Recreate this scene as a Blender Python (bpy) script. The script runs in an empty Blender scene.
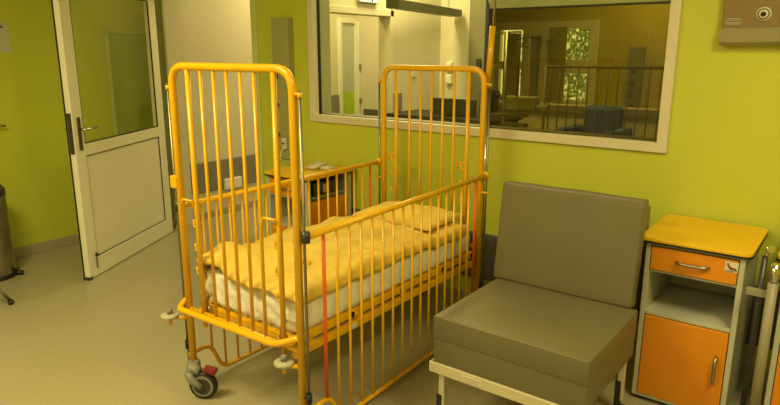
import bpy, bmesh, math, random
from mathutils import Vector, Matrix, noise
R=math.radians; PI=math.pi
rnd=random.Random(7)
scene=bpy.context.scene
COL=scene.collection

# ------------------------------------------------------------------ materials
def lin(c):
    return tuple(((x/255)/12.92 if x/255<=.04045 else ((x/255+.055)/1.055)**2.4) for x in c)
MATS={}
def mat(name,col,rough=.5,metal=0.,noise_amt=.06,noise_scale=6.,bump=0.,bump_scale=40.,spec=.5,coat=0.):
    m=bpy.data.materials.new(name); m.use_nodes=True
    nt=m.node_tree; b=nt.nodes['Principled BSDF']
    b.inputs['Roughness'].default_value=rough; b.inputs['Metallic'].default_value=metal
    b.inputs['Specular IOR Level'].default_value=spec
    b.inputs['Coat Weight'].default_value=coat
    tc=nt.nodes.new('ShaderNodeTexCoord')
    n=nt.nodes.new('ShaderNodeTexNoise'); n.inputs['Scale'].default_value=noise_scale; n.inputs['Detail'].default_value=4
    nt.links.new(tc.outputs['Object'],n.inputs['Vector'])
    r=nt.nodes.new('ShaderNodeValToRGB')
    lo=[max(0,c*(1-noise_amt)) for c in col]; hi=[min(1,c*(1+noise_amt)) for c in col]
    r.color_ramp.elements[0].position=.3; r.color_ramp.elements[1].position=.7
    r.color_ramp.elements[0].color=(*lo,1); r.color_ramp.elements[1].color=(*hi,1)
    nt.links.new(n.outputs['Fac'],r.inputs['Fac']); nt.links.new(r.outputs['Color'],b.inputs['Base Color'])
    if bump:
        n2=nt.nodes.new('ShaderNodeTexNoise'); n2.inputs['Scale'].default_value=bump_scale; n2.inputs['Detail'].default_value=3
        nt.links.new(tc.outputs['Object'],n2.inputs['Vector'])
        bp=nt.nodes.new('ShaderNodeBump'); bp.inputs['Strength'].default_value=bump; bp.inputs['Distance'].default_value=.01
        nt.links.new(n2.outputs['Fac'],bp.inputs['Height']); nt.links.new(bp.outputs['Normal'],b.inputs['Normal'])
    MATS[name]=m; return m
def glass_mat(name,tint,fres=.08,rough=.02):
    m=bpy.data.materials.new(name); m.use_nodes=True; nt=m.node_tree; nt.nodes.clear()
    o=nt.nodes.new('ShaderNodeOutputMaterial'); t=nt.nodes.new('ShaderNodeBsdfTransparent'); g=nt.nodes.new('ShaderNodeBsdfGlossy')
    t.inputs['Color'].default_value=(*tint,1); g.inputs['Roughness'].default_value=rough
    lw=nt.nodes.new('ShaderNodeLayerWeight'); lw.inputs['Blend'].default_value=.5
    pw=nt.nodes.new('ShaderNodeMath'); pw.operation='POWER'; pw.inputs[1].default_value=5.
    ml=nt.nodes.new('ShaderNodeMath'); ml.operation='MULTIPLY_ADD'; ml.inputs[1].default_value=.4; ml.inputs[2].default_value=fres*.5
    nt.links.new(lw.outputs['Facing'],pw.inputs[0]); nt.links.new(pw.outputs[0],ml.inputs[0])
    mx=nt.nodes.new('ShaderNodeMixShader')
    nt.links.new(ml.outputs[0],mx.inputs['Fac']); nt.links.new(t.outputs[0],mx.inputs[1]); nt.links.new(g.outputs[0],mx.inputs[2])
    nt.links.new(mx.outputs[0],o.inputs['Surface']); return m
def emit_mat(name,col,s):
    m=bpy.data.materials.new(name); m.use_nodes=True; b=m.node_tree.nodes['Principled BSDF']
    b.inputs['Base Color'].default_value=(*col,1); b.inputs['Emission Color'].default_value=(*col,1); b.inputs['Emission Strength'].default_value=s
    return m

M_lime =mat('lime_paint',(.52,.56,.05),.55,noise_amt=.04,noise_scale=1.5,bump=.05,bump_scale=120)
M_beige=mat('beige_paint',(.62,.57,.40),.6,noise_amt=.03,noise_scale=2,bump=.04,bump_scale=120)
M_olive=mat('ochre_paint',(.52,.42,.01),.6,noise_amt=.04,noise_scale=2)
M_band =mat('grey_bump_rail',(.20,.19,.15),.5,noise_amt=.05)
M_dband=mat('dark_bump_rail',(.10,.095,.075),.5,noise_amt=.05)
M_ceil =mat('ceiling_white',(.75,.73,.66),.8,noise_amt=.02)
M_white=mat('white_lacquer',(.80,.77,.62),.35,noise_amt=.02)
M_frame=mat('cream_window_frame',(.66,.60,.45),.4,noise_amt=.03)
M_gask =mat('black_gasket',(.012,.012,.012),.6)
M_orange=mat('orange_powder_coat',(.78,.42,.004),.3,noise_amt=.04,noise_scale=12,coat=.15)
M_red  =mat('red_powder_coat',(.74,.11,.008),.35)
M_chrome=mat('chrome',(.62,.60,.55),.18,1.,noise_amt=.04)
M_steel=mat('brushed_steel',(.42,.40,.35),.35,1.,noise_amt=.08,noise_scale=20)
M_dsteel=mat('dark_steel',(.10,.085,.06),.45,.6)
M_rod=mat('dull_steel',(.26,.24,.17),.38,.9)
M_grey =mat('grey_plastic',(.22,.215,.17),.45)
M_lgrey=mat('light_grey_plastic',(.40,.38,.28),.4)
M_disc=mat('worn_nylon',(.42,.39,.27),.5)
M_sofaf=mat('cream_metal',(.56,.50,.34),.4)
M_dbar=mat('dim_reflected_bar',(.16,.10,.02),.5)  # tone of the cot bars as dimly mirrored in the pane
M_post=mat('beige_grey_enamel',(.26,.24,.16),.45)
M_black=mat('black_rubber',(.015,.015,.015),.5)
M_dark =mat('dark_plastic',(.035,.035,.035),.35)
M_cream=mat('cream_plastic',(.66,.62,.48),.4)
M_sheet=mat('white_sheet',(.78,.75,.64),.85,noise_amt=.04,noise_scale=15,bump=.35,bump_scale=25)
M_quilt=mat('yellow_cotton',(.72,.51,.085),.85,noise_amt=.06,noise_scale=9,bump=.3,bump_scale=30)
M_vinyl=mat('taupe_vinyl',(.140,.122,.062),.42,noise_amt=.05,noise_scale=4,bump=.06,bump_scale=60)
M_piping=mat('taupe_piping',(.16,.142,.08),.45)
M_wood =mat('orange_laminate',(.68,.24,.004),.4,noise_amt=.07,noise_scale=5)
M_ytop =mat('yellow_orange_laminate',(.78,.46,.005),.3,noise_amt=.04,noise_scale=5)
M_cab  =mat('grey_white_cabinet_paint',(.46,.46,.36),.45,noise_amt=.03)
M_cabin=mat('cabinet_inner_panel',(.36,.34,.26),.6,noise_amt=.03)
M_panel=mat('olive_grey_metal',(.34,.34,.13),.4,noise_amt=.03)
M_bpanel=mat('brown_grey_panel',(.22,.15,.05),.45,noise_amt=.04)
M_blue =mat('blue_upholstery',(.03,.09,.50),.55)
M_paper=mat('paper',(.50,.50,.36),.8,noise_amt=.02)
M_ink  =mat('ink',(.06,.055,.05),.7)
M_maroon=mat('dark_red_ink',(.22,.03,.03),.6)
M_redp =mat('red_pedal',(.20,.012,.02),.4)
M_leaf =mat('leaf',(.26,.36,.05),.6,noise_amt=.5,noise_scale=8)
M_bark =mat('bark',(.10,.07,.04),.8)
M_blind=mat('olive_blind',(.36,.32,.07),.8)
M_lampb=mat('olive_lamp_body',(.10,.10,.05),.45)
M_dgreen=mat('dark_green_panel',(.34,.42,.05),.5)
M_lgreen=mat('green_edge',(.56,.62,.20),.5)
M_glass=glass_mat('clear_glass',(.96,.97,.92),.04)
M_tint =glass_mat('tinted_glass',(.60,.57,.33),.06)
M_diff =emit_mat('lamp_diffuser',(1,.9,.68),3.)
M_sign =emit_mat('sign_face',(.75,.8,.78),.55)
M_bframe=mat('brown_grey_frame',(.20,.185,.10),.5)
M_guard=mat('grey_green_guard',(.40,.42,.22),.5)

def floor_mat():
    m=bpy.data.materials.new('speckled_vinyl_floor'); m.use_nodes=True; nt=m.node_tree; b=nt.nodes['Principled BSDF']
    b.inputs['Roughness'].default_value=.32; b.inputs['Specular IOR Level'].default_value=.35
    tc=nt.nodes.new('ShaderNodeTexCoord')
    n=nt.nodes.new('ShaderNodeTexNoise'); n.inputs['Scale'].default_value=70; n.inputs['Detail'].default_value=5; n.inputs['Roughness'].default_value=.7
    nt.links.new(tc.outputs['Object'],n.inputs['Vector'])
    r=nt.nodes.new('ShaderNodeValToRGB'); e=r.color_ramp.elements
    e[0].position=.34; e[0].color=(.33,.295,.185,1); e[1].position=.62; e[1].color=(.385,.345,.22,1)
    nt.links.new(n.outputs['Fac'],r.inputs['Fac'])
    # welded seams of the vinyl sheets
    sx=nt.nodes.new('ShaderNodeSeparateXYZ'); nt.links.new(tc.outputs['Object'],sx.inputs[0])
    md=nt.nodes.new('ShaderNodeMath'); md.operation='PINGPONG'; md.inputs[1].default_value=1.0
    ad=nt.nodes.new('ShaderNodeMath'); ad.operation='ADD'; ad.inputs[1].default_value=3.120
    nt.links.new(sx.outputs['X'],ad.inputs[0]); nt.links.new(ad.outputs[0],md.inputs[0])
    lt=nt.nodes.new('ShaderNodeMath'); lt.operation='LESS_THAN'; lt.inputs[1].default_value=.003
    nt.links.new(md.outputs[0],lt.inputs[0])
    mx=nt.nodes.new('ShaderNodeMix'); mx.data_type='RGBA'; mx.inputs[7].default_value=(.30,.27,.165,1)
    sc=nt.nodes.new('ShaderNodeMath'); sc.operation='MULTIPLY'; sc.inputs[1].default_value=.6
    nt.links.new(lt.outputs[0],sc.inputs[0]); nt.links.new(sc.outputs[0],mx.inputs[0])
    nt.links.new(r.outputs['Color'],mx.inputs[6]); nt.links.new(mx.outputs[2],b.inputs['Base Color'])
    return m
M_floor=floor_mat()

# ------------------------------------------------------------------ mesh helpers
def fillet(pts,r,n=6,closed=False):
    pts=[Vector(p) for p in pts]; out=[]
    N=len(pts)
    for i,p in enumerate(pts):
        if not closed and (i==0 or i==N-1): out.append(p); continue
        a=pts[i-1]-p; b=pts[(i+1)%N]-p
        rr=min(r,a.length*.49,b.length*.49); a.normalize(); b.normalize()
        ang=a.angle(b)
        if ang>PI-.01: out.append(p); continue
        t=rr; p0=p+a*t; p1=p+b*t
        for k in range(n+1):
            s=k/n; out.append((1-s)**2*p0+2*s*(1-s)*p+s*s*p1)
    return out
class MB:
    def __init__(s): s.bm=bmesh.new()
    def _xf(s,vs,loc,rot):
        m=Matrix.Translation(Vector(loc))@(rot.to_4x4() if rot else Matrix.Identity(4))
        for v in vs: v.co=m@v.co
    def box(s,x0,x1,y0,y1,z0,z1,bev=0.,seg=2,rot=None,piv=None):
        t=bmesh.new(); bmesh.ops.create_cube(t,size=1)
        for v in t.verts: v.co=Vector((x0+(v.co.x+.5)*(x1-x0),y0+(v.co.y+.5)*(y1-y0),z0+(v.co.z+.5)*(z1-z0)))
        if bev: bmesh.ops.bevel(t,geom=t.edges[:],offset=bev,segments=seg,profile=.5,affect='EDGES')
        if rot is not None:
            pv=Vector(piv) if piv else Vector(((x0+x1)/2,(y0+y1)/2,(z0+z1)/2))
            for v in t.verts: v.co=pv+rot@(v.co-pv)
        s._merge(t); return s
    def _merge(s,t):
        me=bpy.data.meshes.new('t'); t.to_mesh(me); t.free(); s.bm.from_mesh(me); bpy.data.meshes.remove(me)
    def tube(s,pts,r,seg=10,closed=False,caps=True):
        pts=[Vector(p) for p in pts]; n=len(pts); rings=[]
        if not isinstance(r,(list,tuple)): r=[r]*n
        def tan(i):
            if closed: return (pts[(i+1)%n]-pts[i-1]).normalized()
            if i==0: return (pts[1]-pts[0]).normalized()
            if i==n-1: return (pts[-1]-pts[-2]).normalized()
            return ((pts[i+1]-pts[i]).normalized()+(pts[i]-pts[i-1]).normalized()).normalized()
        t0=tan(0); up=Vector((0,0,1)) if abs(t0.z)<.9 else Vector((1,0,0))
        u=t0.cross(up).normalized(); prev=t0
        for i in range(n):
            t=tan(i); q=prev.rotation_difference(t); u=(q@u); u=(u-t*u.dot(t)).normalized(); w=t.cross(u); prev=t
            rings.append([s.bm.verts.new(pts[i]+r[i]*(math.cos(2*PI*k/seg)*u+math.sin(2*PI*k/seg)*w)) for k in range(seg)])
        m=n if closed else n-1
        for i in range(m):
            a=rings[i]; b=rings[(i+1)%n]
            for k in range(seg): s.bm.faces.new((a[k],a[(k+1)%seg],b[(k+1)%seg],b[k])).smooth=True
        if caps and not closed:
            s.bm.faces.new(rings[0][::-1]); s.bm.faces.new(rings[-1])
        return s
    def lathe(s,prof,loc,axis=(0,0,1),seg=20):
        q=Vector((0,0,1)).rotation_difference(Vector(axis).normalized()); loc=Vector(loc); rings=[]
        for (r,z) in prof:
            rings.append([s.bm.verts.new(loc+q@Vector((max(r,1e-4)*math.cos(2*PI*k/seg),max(r,1e-4)*math.sin(2*PI*k/seg),z))) for k in range(seg)])
        for a,b in zip(rings,rings[1:]):
            for k in range(seg): s.bm.faces.new((a[k],a[(k+1)%seg],b[(k+1)%seg],b[k])).smooth=True
        s.bm.faces.new(rings[0][::-1]); s.bm.faces.new(rings[-1]); return s
    def prism(s,outline,z0,z1,bev=0.,frame=None):
        # outline in xy; frame: Matrix mapping local to world
        t=bmesh.new(); vs=[t.verts.new((x,y,z0)) for x,y in outline]; f=t.faces.new(vs)
        r=bmesh.ops.extrude_face_region(t,geom=[f]); 
        for v in [g for g in r['geom'] if isinstance(g,bmesh.types.BMVert)]: v.co.z=z1
        bmesh.ops.recalc_face_normals(t,faces=t.faces[:])
        if bev: bmesh.ops.bevel(t,geom=[e for e in t.edges if abs(e.verts[0].co.z-e.verts[1].co.z)<1e-6],offset=bev,segments=2,profile=.5,affect='EDGES')
        if frame is not None:
            for v in t.verts: v.co=frame@v.co
        s._merge(t); return s
    def build(s,name,m,parent=None,origin=None,rot=None,smooth=False,subsurf=0):
        me=bpy.data.meshes.new(name); bmesh.ops.recalc_face_normals(s.bm,faces=s.bm.faces[:])
        root=parent
        while root is not None and root.parent is not None: root=root.parent
        o=bpy.data.objects.new(name,me); COL.objects.link(o)
        if parent is not None:
            o.parent=parent
            off=Vector(root['_b']) if '_b' in root else Vector((0,0,0))
        else:
            off=Vector(origin) if origin is not None else s.base()
            o.location=off
        for v in s.bm.verts: v.co-=off
        s.bm.to_mesh(me); s.bm.free(); me.materials.append(m)
        if smooth:
            for p in me.polygons: p.use_smooth=True
        if subsurf:
            md=o.modifiers.new('sub','SUBSURF'); md.levels=subsurf; md.render_levels=subsurf
        return o
    def base(s):
        xs=[v.co.x for v in s.bm.verts]; ys=[v.co.y for v in s.bm.verts]; zs=[v.co.z for v in s.bm.verts]
        return Vector(((min(xs)+max(xs))/2,(min(ys)+max(ys))/2,min(zs)))
def rrect(x0,x1,y0,y1,r,n=5):
    o=[]
    for cx,cy,a in ((x1-r,y1-r,0),(x0+r,y1-r,90),(x0+r,y0+r,180),(x1-r,y0+r,270)):
        for k in range(n+1):
            t=R(a+90*k/n); o.append((cx+r*math.cos(t),cy+r*math.sin(t)))
    return o
def tag(o,label,cat,group=None):
    o['label']=label; o['category']=cat
    if group: o['group']=group
    return o
def thing(name,label,cat,base,group=None):
    o=bpy.data.objects.new(name,None); o.empty_display_size=.1; COL.objects.link(o); o.location=base; o['_b']=tuple(base)
    return tag(o,label,cat,group)
def struct(name,mb,m,origin=(0,0,0)):
    o=mb.build(name,m,None,origin); o['kind']='structure'; return o
def sthing(name,base):
    o=bpy.data.objects.new(name,None); COL.objects.link(o); o.location=base; o['_b']=tuple(base); o['kind']='structure'; return o
def copy_tree(o,parent=None):
    c=o.copy(); COL.objects.link(c)
    if parent is not None: c.parent=parent
    for ch in list(o.children): copy_tree(ch,c)
    return c
def turn(root,ang): root.rotation_euler=(0,0,ang)

# ------------------------------------------------------------------ room shell
XL=-5.217; YD=3.36; T=.14; CZ=2.8
YB=6.0       # far wall of the room behind the window
YC=7.7       # far wall of the room beyond that
struct('floor',MB().box(-5.5,2.4,-2.7,8.0,-.1,0),M_floor)
struct('ceiling',MB().box(-5.5,2.4,-2.7,8.0,CZ,CZ+.1),M_ceil)
struct('wall_left',MB().box(XL-.14,XL,-2.6,YD+T,0,CZ),M_lime)
WX0,WX1,WZ0,WZ1=-3.213,-.826,1.148,2.36
DX0,DX1,DZ=-5.19,-3.85,2.14
w=MB()
w.box(XL,DX0,YD,YD+T,0,CZ).box(DX0,DX1,YD,YD+T,DZ,CZ)
w.box(DX1,WX0,YD,YD+T,0,CZ).box(WX0,WX1,YD,YD+T,0,WZ0).box(WX0,WX1,YD,YD+T,WZ1,CZ).box(WX1,2.2,YD,YD+T,0,CZ)
struct('wall_back',w,M_lime)
struct('wall_right',MB().box(2.2,2.34,-2.6,YD+T,0,CZ),M_lime)
struct('wall_front',MB().box(XL-.14,2.34,-2.6,-2.46,0,CZ),M_beige)
struct('added_shade_pier',MB().box(XL,-4.2,-.8,.80,0,CZ),M_lime)  # unseen pier, added to keep light off the left wall
# skirtings
struct('baseboard_left',MB().box(XL,XL+.012,-2.46,YD,0,.085,.004),M_floor)
struct('baseboard_back',MB().box(DX1+.05,2.2,YD-.012,YD,0,.085,.004),M_floor)
struct('trim_1',MB().box(-3.70,2.2,YD-.022,YD,.2,.50,.006),M_dband)
# door opening lining
struct('trim_2',MB().box(DX1-.012,DX1+.05,YD-.02,YD+T+.02,0,DZ+.05,.004).box(DX0,DX1,YD-.02,YD+T+.02,DZ-.012,DZ+.05,.004),M_lgreen)
struct('trim_6',MB().box(XL+.001,-4.96,YD-.03,YD+T-.021,0,DZ+.05,.004),M_beige)
struct('trim_7',MB().box(-4.985,-4.955,YD-.05,YD-.03,0,DZ+.05,.004),M_guard)
# corridor behind the open door
CX=-5.05
struct('wall_corridor_left',MB().box(-5.36,CX,YD+T-.02,YB,0,CZ),M_beige)
struct('baseboard_corridor',MB().box(CX,CX+.012,YD+T,YB,0,.06,.003),M_floor)
struct('trim_3',MB().box(CX,CX+.025,YD+T+.02,5.45,.265,.555,.008),M_band)
# partition wall between corridor and the room behind the window, with a doorway
BX=-3.84; BY0,BY1,BZ=4.04,5.08,1.93
struct('wall_partition',MB().box(BX-T,BX,YD+T,BY0,0,CZ).box(BX-T,BX,BY0,BY1,BZ,CZ).box(BX-T,BX,BY1,YB,0,CZ),M_beige)
struct('trim_4',MB().box(BX-.002,BX+.012,BY0-.06,BY0,0,BZ+.06,.003).box(BX-.002,BX+.012,BY1,BY1+.05,0,BZ+.06,.003).box(BX-.002,BX+.012,BY0-.06,BY1+.05,BZ,BZ+.06,.003),M_frame)
# back wall of that room with the glazed opening
GX0,GX1,GZ0,GZ1=-3.25,-.55,1.09,2.06
struct('wall_back_room',MB().box(CX-.12,GX0,YB,YB+T,0,CZ).box(GX0,GX1,YB,YB+T,0,GZ0).box(GX0,GX1,YB,YB+T,GZ1,CZ).box(GX1,2.2,YB,YB+T,0,CZ),M_beige)
struct('wall_right_room',MB().box(.9,1.04,YD+T,8.0,0,CZ),M_beige)
# third room: stands in for the reflection in the tinted pane
struct('wall_far_left',MB().box(-4.75,-4.62,YB+T,7.9,0,CZ),M_olive)
FX0,FX1,FZ0,FZ1=-4.03,-2.74,.985,1.915
struct('wall_far',MB().box(-4.75,FX0,YC,YC+T,0,CZ).box(FX0,FX1,YC,YC+T,0,FZ0).box(FX0,FX1,YC,YC+T,FZ1,CZ).box(FX1,1.04,YC,YC+T,0,CZ),M_olive)

# ---- window_1: wide interior window
w1=sthing('window_1',((WX0+WX1)/2,YD,WZ0))
fw=.046
MB().box(WX0-fw,WX0+.004,YD-.02,YD+.03,WZ0-fw,WZ1+fw,.003).box(WX1-.004,WX1+fw,YD-.02,YD+.03,WZ0-fw,WZ1+fw,.003)\
  .box(WX0,WX1,YD-.02,YD+.03,WZ0-fw,WZ0+.004,.003).box(WX0,WX1,YD-.02,YD+.03,WZ1-.004,WZ1+fw,.003).build('window_frame',M_frame,w1)
MB().box(WX0,WX0+.012,YD+.03,YD+.05,WZ0,WZ1).box(WX1-.008,WX1,YD+.03,YD+.05,WZ0,WZ1).box(WX0,WX1,YD+.03,YD+.05,WZ0,WZ0+.006).build('gasket',M_gask,w1)
MB().box(WX0+.002,WX1-.002,YD+.036,YD+.044,WZ0+.002,WZ1-.002).build('glass_pane',M_glass,w1)
MB().box(WX0-.001,WX0+.006,YD+.05,YD+T+.02,WZ0,WZ1).box(WX0-.05,WX0,YD+T,YD+T+.02,WZ0,WZ1).build('reveal_lining',M_guard,w1)
MB().box(WX0+.006,WX1,YD+.066,YD+T+.02,WZ0-.001,WZ0+.005).build('sill_strip',M_bframe,w1)
TX0,TZ1=-1.846,1.843
MB().box(TX0+.012,WX1-.009,YD+.052,YD+.058,WZ0+.006,TZ1-.01).build('tinted_pane',M_tint,w1)
MB().box(TX0,TX0+.012,YD+.048,YD+.062,WZ0+.006,TZ1).box(TX0,WX1-.008,YD+.048,YD+.062,TZ1-.01,TZ1).build('sash_edge',M_gask,w1)
MB().box(TX0,WX1-.008,YD+.046,YD+.066,TZ1,TZ1+.07,.003).build('sash_rail',M_guard,w1)
# ---- window_2: glazed panel to the dim room
w2=sthing('window_2',((GX0+GX1)/2,YB,GZ0))
MB().box(GX0-.21,GX0-.02,YB-.04,YB+.02,GZ0-.3,2.35,.004).box(GX0,GX1,YB-.03,YB+.02,GZ1,GZ1+.16,.004).box(GX0-.02,GX1,YB-.05,YB+.02,GZ0-.07,GZ0,.004).box(GX1,GX1+.06,YB-.03,YB+.02,GZ0-.07,GZ1+.16,.004).build('window_frame',M_bframe,w2)
MB().box(GX0-.022,GX0+.012,YB-.036,YB-.02,GZ0,GZ1+.02).box(GX0,GX1,YB-.036,YB-.026,GZ1-.012,GZ1+.012).build('gasket',M_gask,w2)
MB().box(GX0+.01,GX1-.01,YB+.03,YB+.038,GZ0+.005,GZ1-.01).build('glass_pane',M_glass,w2)
MB().box(GX0-.10,GX0-.05,YB-.075,YB-.04,1.42,1.53,.006).build('latch',M_dark,w2)
# ---- window_3: reflected window with blinds, built beyond the tinted pane
w3=sthing('window_3',((FX0+FX1)/2,YC,FZ0))
f3=MB()
for ia,a in enumerate(((FX0-.03,FX0+.05,FZ0-.04,FZ1+.05),(FX1-.05,FX1+.05,FZ0-.04,FZ1+.05),(FX0,FX1,FZ1-.04,FZ1+.05),(FX0,FX1,FZ0-.05,FZ0+.03),(-3.66,-3.56,FZ0,FZ1),(-3.41,-3.28,FZ0,FZ1),(-3.66,-3.30,FZ1-.12,FZ1-.03),(-4.0,-3.66,1.38,1.47),(-3.1,-2.8,1.345,1.50))):
    f3.box(a[0],a[1],YC-.03-.0015*ia,YC+.05-.001*ia,a[2]-.0007*ia,a[3]+.0007*ia,.003)
f3.build('window_frame',M_white,w3)
MB().box(FX0,FX1,YC+.06,YC+.066,FZ0,FZ1).build('glass_pane',M_glass,w3)
MB().box(-3.29,-3.06,YC-.052,YC-.047,FZ0,FZ1-.02).box(-3.91,-3.67,YC-.052,YC-.047,FZ0,FZ1-.06).build('roller_blind',M_blind,w3)
MB().box(-3.56,-3.41,YC+.0,YC+.006,FZ0,FZ1-.1).build('grey_panel',M_lgrey,w3)
MB().box(FX0-.1,1.0,YC-.06,YC,FZ0-.10,FZ0-.05,.004).build('window_sill',M_frame,w3)
# tree outside the reflected window
tr=thing('tree','leafy sunlit green tree built for the foliage reflected in the tinted pane','tree',(-3.2,9.6,-1.0))
MB().tube([(-3.2,9.6,-1),(-3.18,9.6,.4),(-3.25,9.62,1.6)],[.09,.07,.03]).build('trunk',M_bark,tr)
lf=MB()
for i in range(5200):
    u=Vector((rnd.gauss(0,1),rnd.gauss(0,1),rnd.gauss(0,1))).normalized()*(rnd.random()**.4)
    c=Vector((-3.45+u.x*1.1,9.5+u.y*.7,1.45+u.z*1.2))
    a=Vector((rnd.gauss(0,1),rnd.gauss(0,1),rnd.gauss(0,1))).normalized(); b=a.orthogonal().normalized(); s=.022+rnd.random()*.022
    vs=[lf.bm.verts.new(c+p) for p in (-a*s,b*s*.5,a*s,-b*s*.5)]; lf.bm.faces.new(vs)
lf.build('foliage',M_leaf,tr)

# ---- door_1: open glazed door, built along its own axis
A=Vector((-4.268,2.097,0)); Bv=Vector((-4.878,3.191,0)); dd=(Bv-A).normalized(); L=1.262; TH=.045
door=sthing('door_1',(0,0,0)); 
ss=.112; zt=2.11; z0=.006
def dpart(mb,name,m,par=None): return mb.build(name,m,par or door)
fr=MB().box(0,ss,0,TH,z0,zt,.003).box(L-ss,L,0,TH,z0,zt,.003).box(ss,L-ss,0,TH,z0,z0+.135,.003).box(ss,L-ss,0,TH,.885,.968,.003).box(ss,L-ss,0,TH,2.0,zt,.003)
dpart(fr,'door_frame',M_white)
dpart(MB().box(ss,L-ss,.010,TH-.010,z0+.135,.885),'lower_panel',M_white)
def ring(x0,x1,z0,z1,t,y0,y1):
    return MB().box(x0,x0+t,y0,y1,z0,z1).box(x1-t,x1,y0,y1,z0,z1).box(x0,x1,y0,y1,z0,z0+t).box(x0,x1,y0,y1,z1-t,z1)
g=ring(ss-.001,L-ss+.001,z0+.134,.886,.007,.004,.012)
dpart(g,'panel_gasket',M_gask)
dpart(ring(ss-.001,L-ss+.001,.967,2.001,.009,.002,.012),'glass_gasket',M_gask)
dpart(MB().box(ss,L-ss,.018,.026,.968,2.0),'glass_pane',M_glass)
e=MB().box(-.003,.004,TH-.006,TH+.005,z0,zt).box(0,L,TH-.006,TH+.004,z0-.004,z0+.006).box(L-.002,L+.004,-.002,TH,z0,zt)
dpart(e,'edge_seal',M_gask)
dpart(MB().box(-.010,.03,-.004,TH+.004,.001,.022,.002),'corner_shoe',M_dark)
h=MB().box(.045,.078,-.008,0,.93,1.16,.003); hp=dpart(h,'handle_plate',M_dsteel)
lv=MB().tube(fillet([(.061,0,1.075),(.061,-.055,1.075),(.19,-.055,1.078)],.02),.0095); dpart(lv,'lever',M_chrome,hp)
h=MB().box(.045,.078,TH,TH+.008,.93,1.16,.003); hp=dpart(h,'handle_plate',M_steel)
lv=MB().tube(fillet([(.061,TH,1.075),(.061,TH+.055,1.075),(.17,TH+.055,1.078)],.02),.0095); dpart(lv,'lever',M_chrome,hp)
dpart(MB().box(-.004,.002,.006,.036,.91,1.19,.001),'lock_plate',M_dsteel)
bl=MB().lathe([(.012,0),(.016,.004),(.014,.012),(.002,.014)],(.095,-.001,.165),(0,-1,0),12); bo=dpart(bl,'bolt_knob',M_dark)
dpart(MB().box(.086,.104,-.006,0,.06,.15,.004),'bolt_plate',M_steel,bo)
door['_b']=(0,0,0); door.location=A; door.rotation_euler=(0,0,math.atan2(dd.y,dd.x))

# door_2 glimpsed through the inner doorway
d2=sthing('door_2',(CX,5.8,0))
MB().box(CX+.002,CX+.05,5.655,5.70,0,1.98,.004).box(CX+.002,CX+.05,5.93,5.985,0,1.98,.004).box(CX+.002,CX+.05,5.70,5.93,1.92,1.98,.004).build('door_frame',M_white,d2)
MB().box(CX+.002,CX+.028,5.70,5.93,1.12,1.92).build('glass_panel',mat('frosted_pane',(.50,.54,.46),.4),d2)
MB().box(CX+.002,CX+.029,5.70,5.93,.02,1.12).build('lower_panel',mat('bright_green_panel',(.42,.62,.02),.5),d2)
d3=sthing('door_3',(-4.9,YB,0))
MB().box(-5.0,-4.95,YB-.06,YB-.002,0,1.95,.004).box(-4.62,-4.56,YB-.06,YB-.002,0,1.95,.004).build('door_frame',M_white,d3)
MB().box(-4.95,-4.62,YB-.04,YB-.002,.01,1.95,.004).build('door_leaf',M_frame,d3)
MB().box(-4.955,-4.93,YB-.065,YB-.04,1.38,1.45,.004).box(-4.955,-4.93,YB-.065,YB-.04,.98,1.05,.004).build('hinge',M_steel,d3)
MB().box(-4.90,-4.68,YB-.05,YB-.04,.62,.92,.004).build('kick_plate',M_dband,d3)

# ------------------------------------------------------------------ COT
PX0,PX1,PY0,PY1=-2.395,-1.686,1.62,3.135
cot=thing('hospital_cot','orange tubular hospital cot with barred sides, in the middle of the near room','cot',((PX0+PX1)/2,(PY0+PY1)/2,0))
def endboard(name,y,out,a,b_,PT,hx,xs):
    fb=MB().tube(fillet([(a,y,.145),(a,y,PT),(b_,y,PT),(b_,y,.145)],.085,8),.0165,12).build(name,M_orange,cot)
    MB().tube([(a,y,.435),(b_,y,.435)],.011,8).build('cross_bar',M_orange,fb)
    for x in xs: MB().tube([(x,y,.435),(x,y,PT-.012)],.0075,8).build('bar',M_orange,fb)
    for x in hx:
        b=MB().tube([(x,y,.37),(x,y,PT-.012)],.0115,10).build('hook_post',M_orange,fb)
        for z in (.94,.85,.74,.63):
            MB().tube(fillet([(x,y-out*.004,z),(x-.034,y-out*.004,z-.012),(x-.034,y-out*.004,z+.022)],.012,4),.0055,6).build('hook',M_orange,b)
        MB().tube(fillet([(x,y+out*.02,.965),(x-.075,y+out*.02,.965),(x-.075,y+out*.02,.93)],.015,4),.006,6).build('bent_rod',M_orange,b)
    bp=MB().tube(fillet([(a,y,.485),(a-.03,y+out*.012,.458),(a-.008,y+out*.05,.444),(b_-.10,y+out*.05,.455),(b_-.035,y+out*.02,.48),(b_,y,.495)],.045,6),.0145,12).build('bumper_bar',M_orange,cot)
    return fb
FX_=(-2.393,-1.664); HX_=(-2.414,-1.713)
endboard('footboard',PY0,-1,FX_[0],FX_[1],1.538,(-2.282,-1.761),(-2.195,-2.112,-2.031,-1.948,-1.869))
endboard('headboard',PY1,1,HX_[0],HX_[1],1.505,(-2.318,-1.812),(-2.218,-2.138,-2.061,-1.982,-1.904))
# buffer discs
for (x,y,z,px,py) in ((-2.459,1.557,.400,FX_[0],PY0),(-1.728,1.585,.380,FX_[1],PY0)):
    d=MB().lathe([(.012,-.010),(.036,-.009),(.042,-.004),(.042,.004),(.038,.009),(.012,.010)],(x,y,z),seg=28).build('buffer_disc',M_disc,cot)
    MB().lathe([(.014,.012),(.014,.03),(.009,.036),(.002,.037)],(x,y,z),seg=12).build('bolt_head',M_grey,d)
    MB().tube([(x,y,z-.012),(x,y,z-.045)],.009,8).build('bolt_stem',M_orange,d)
    MB().tube([(x,y,z-.012),(px,py,z-.012)],.010,8).build('arm',M_orange,d)
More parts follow.
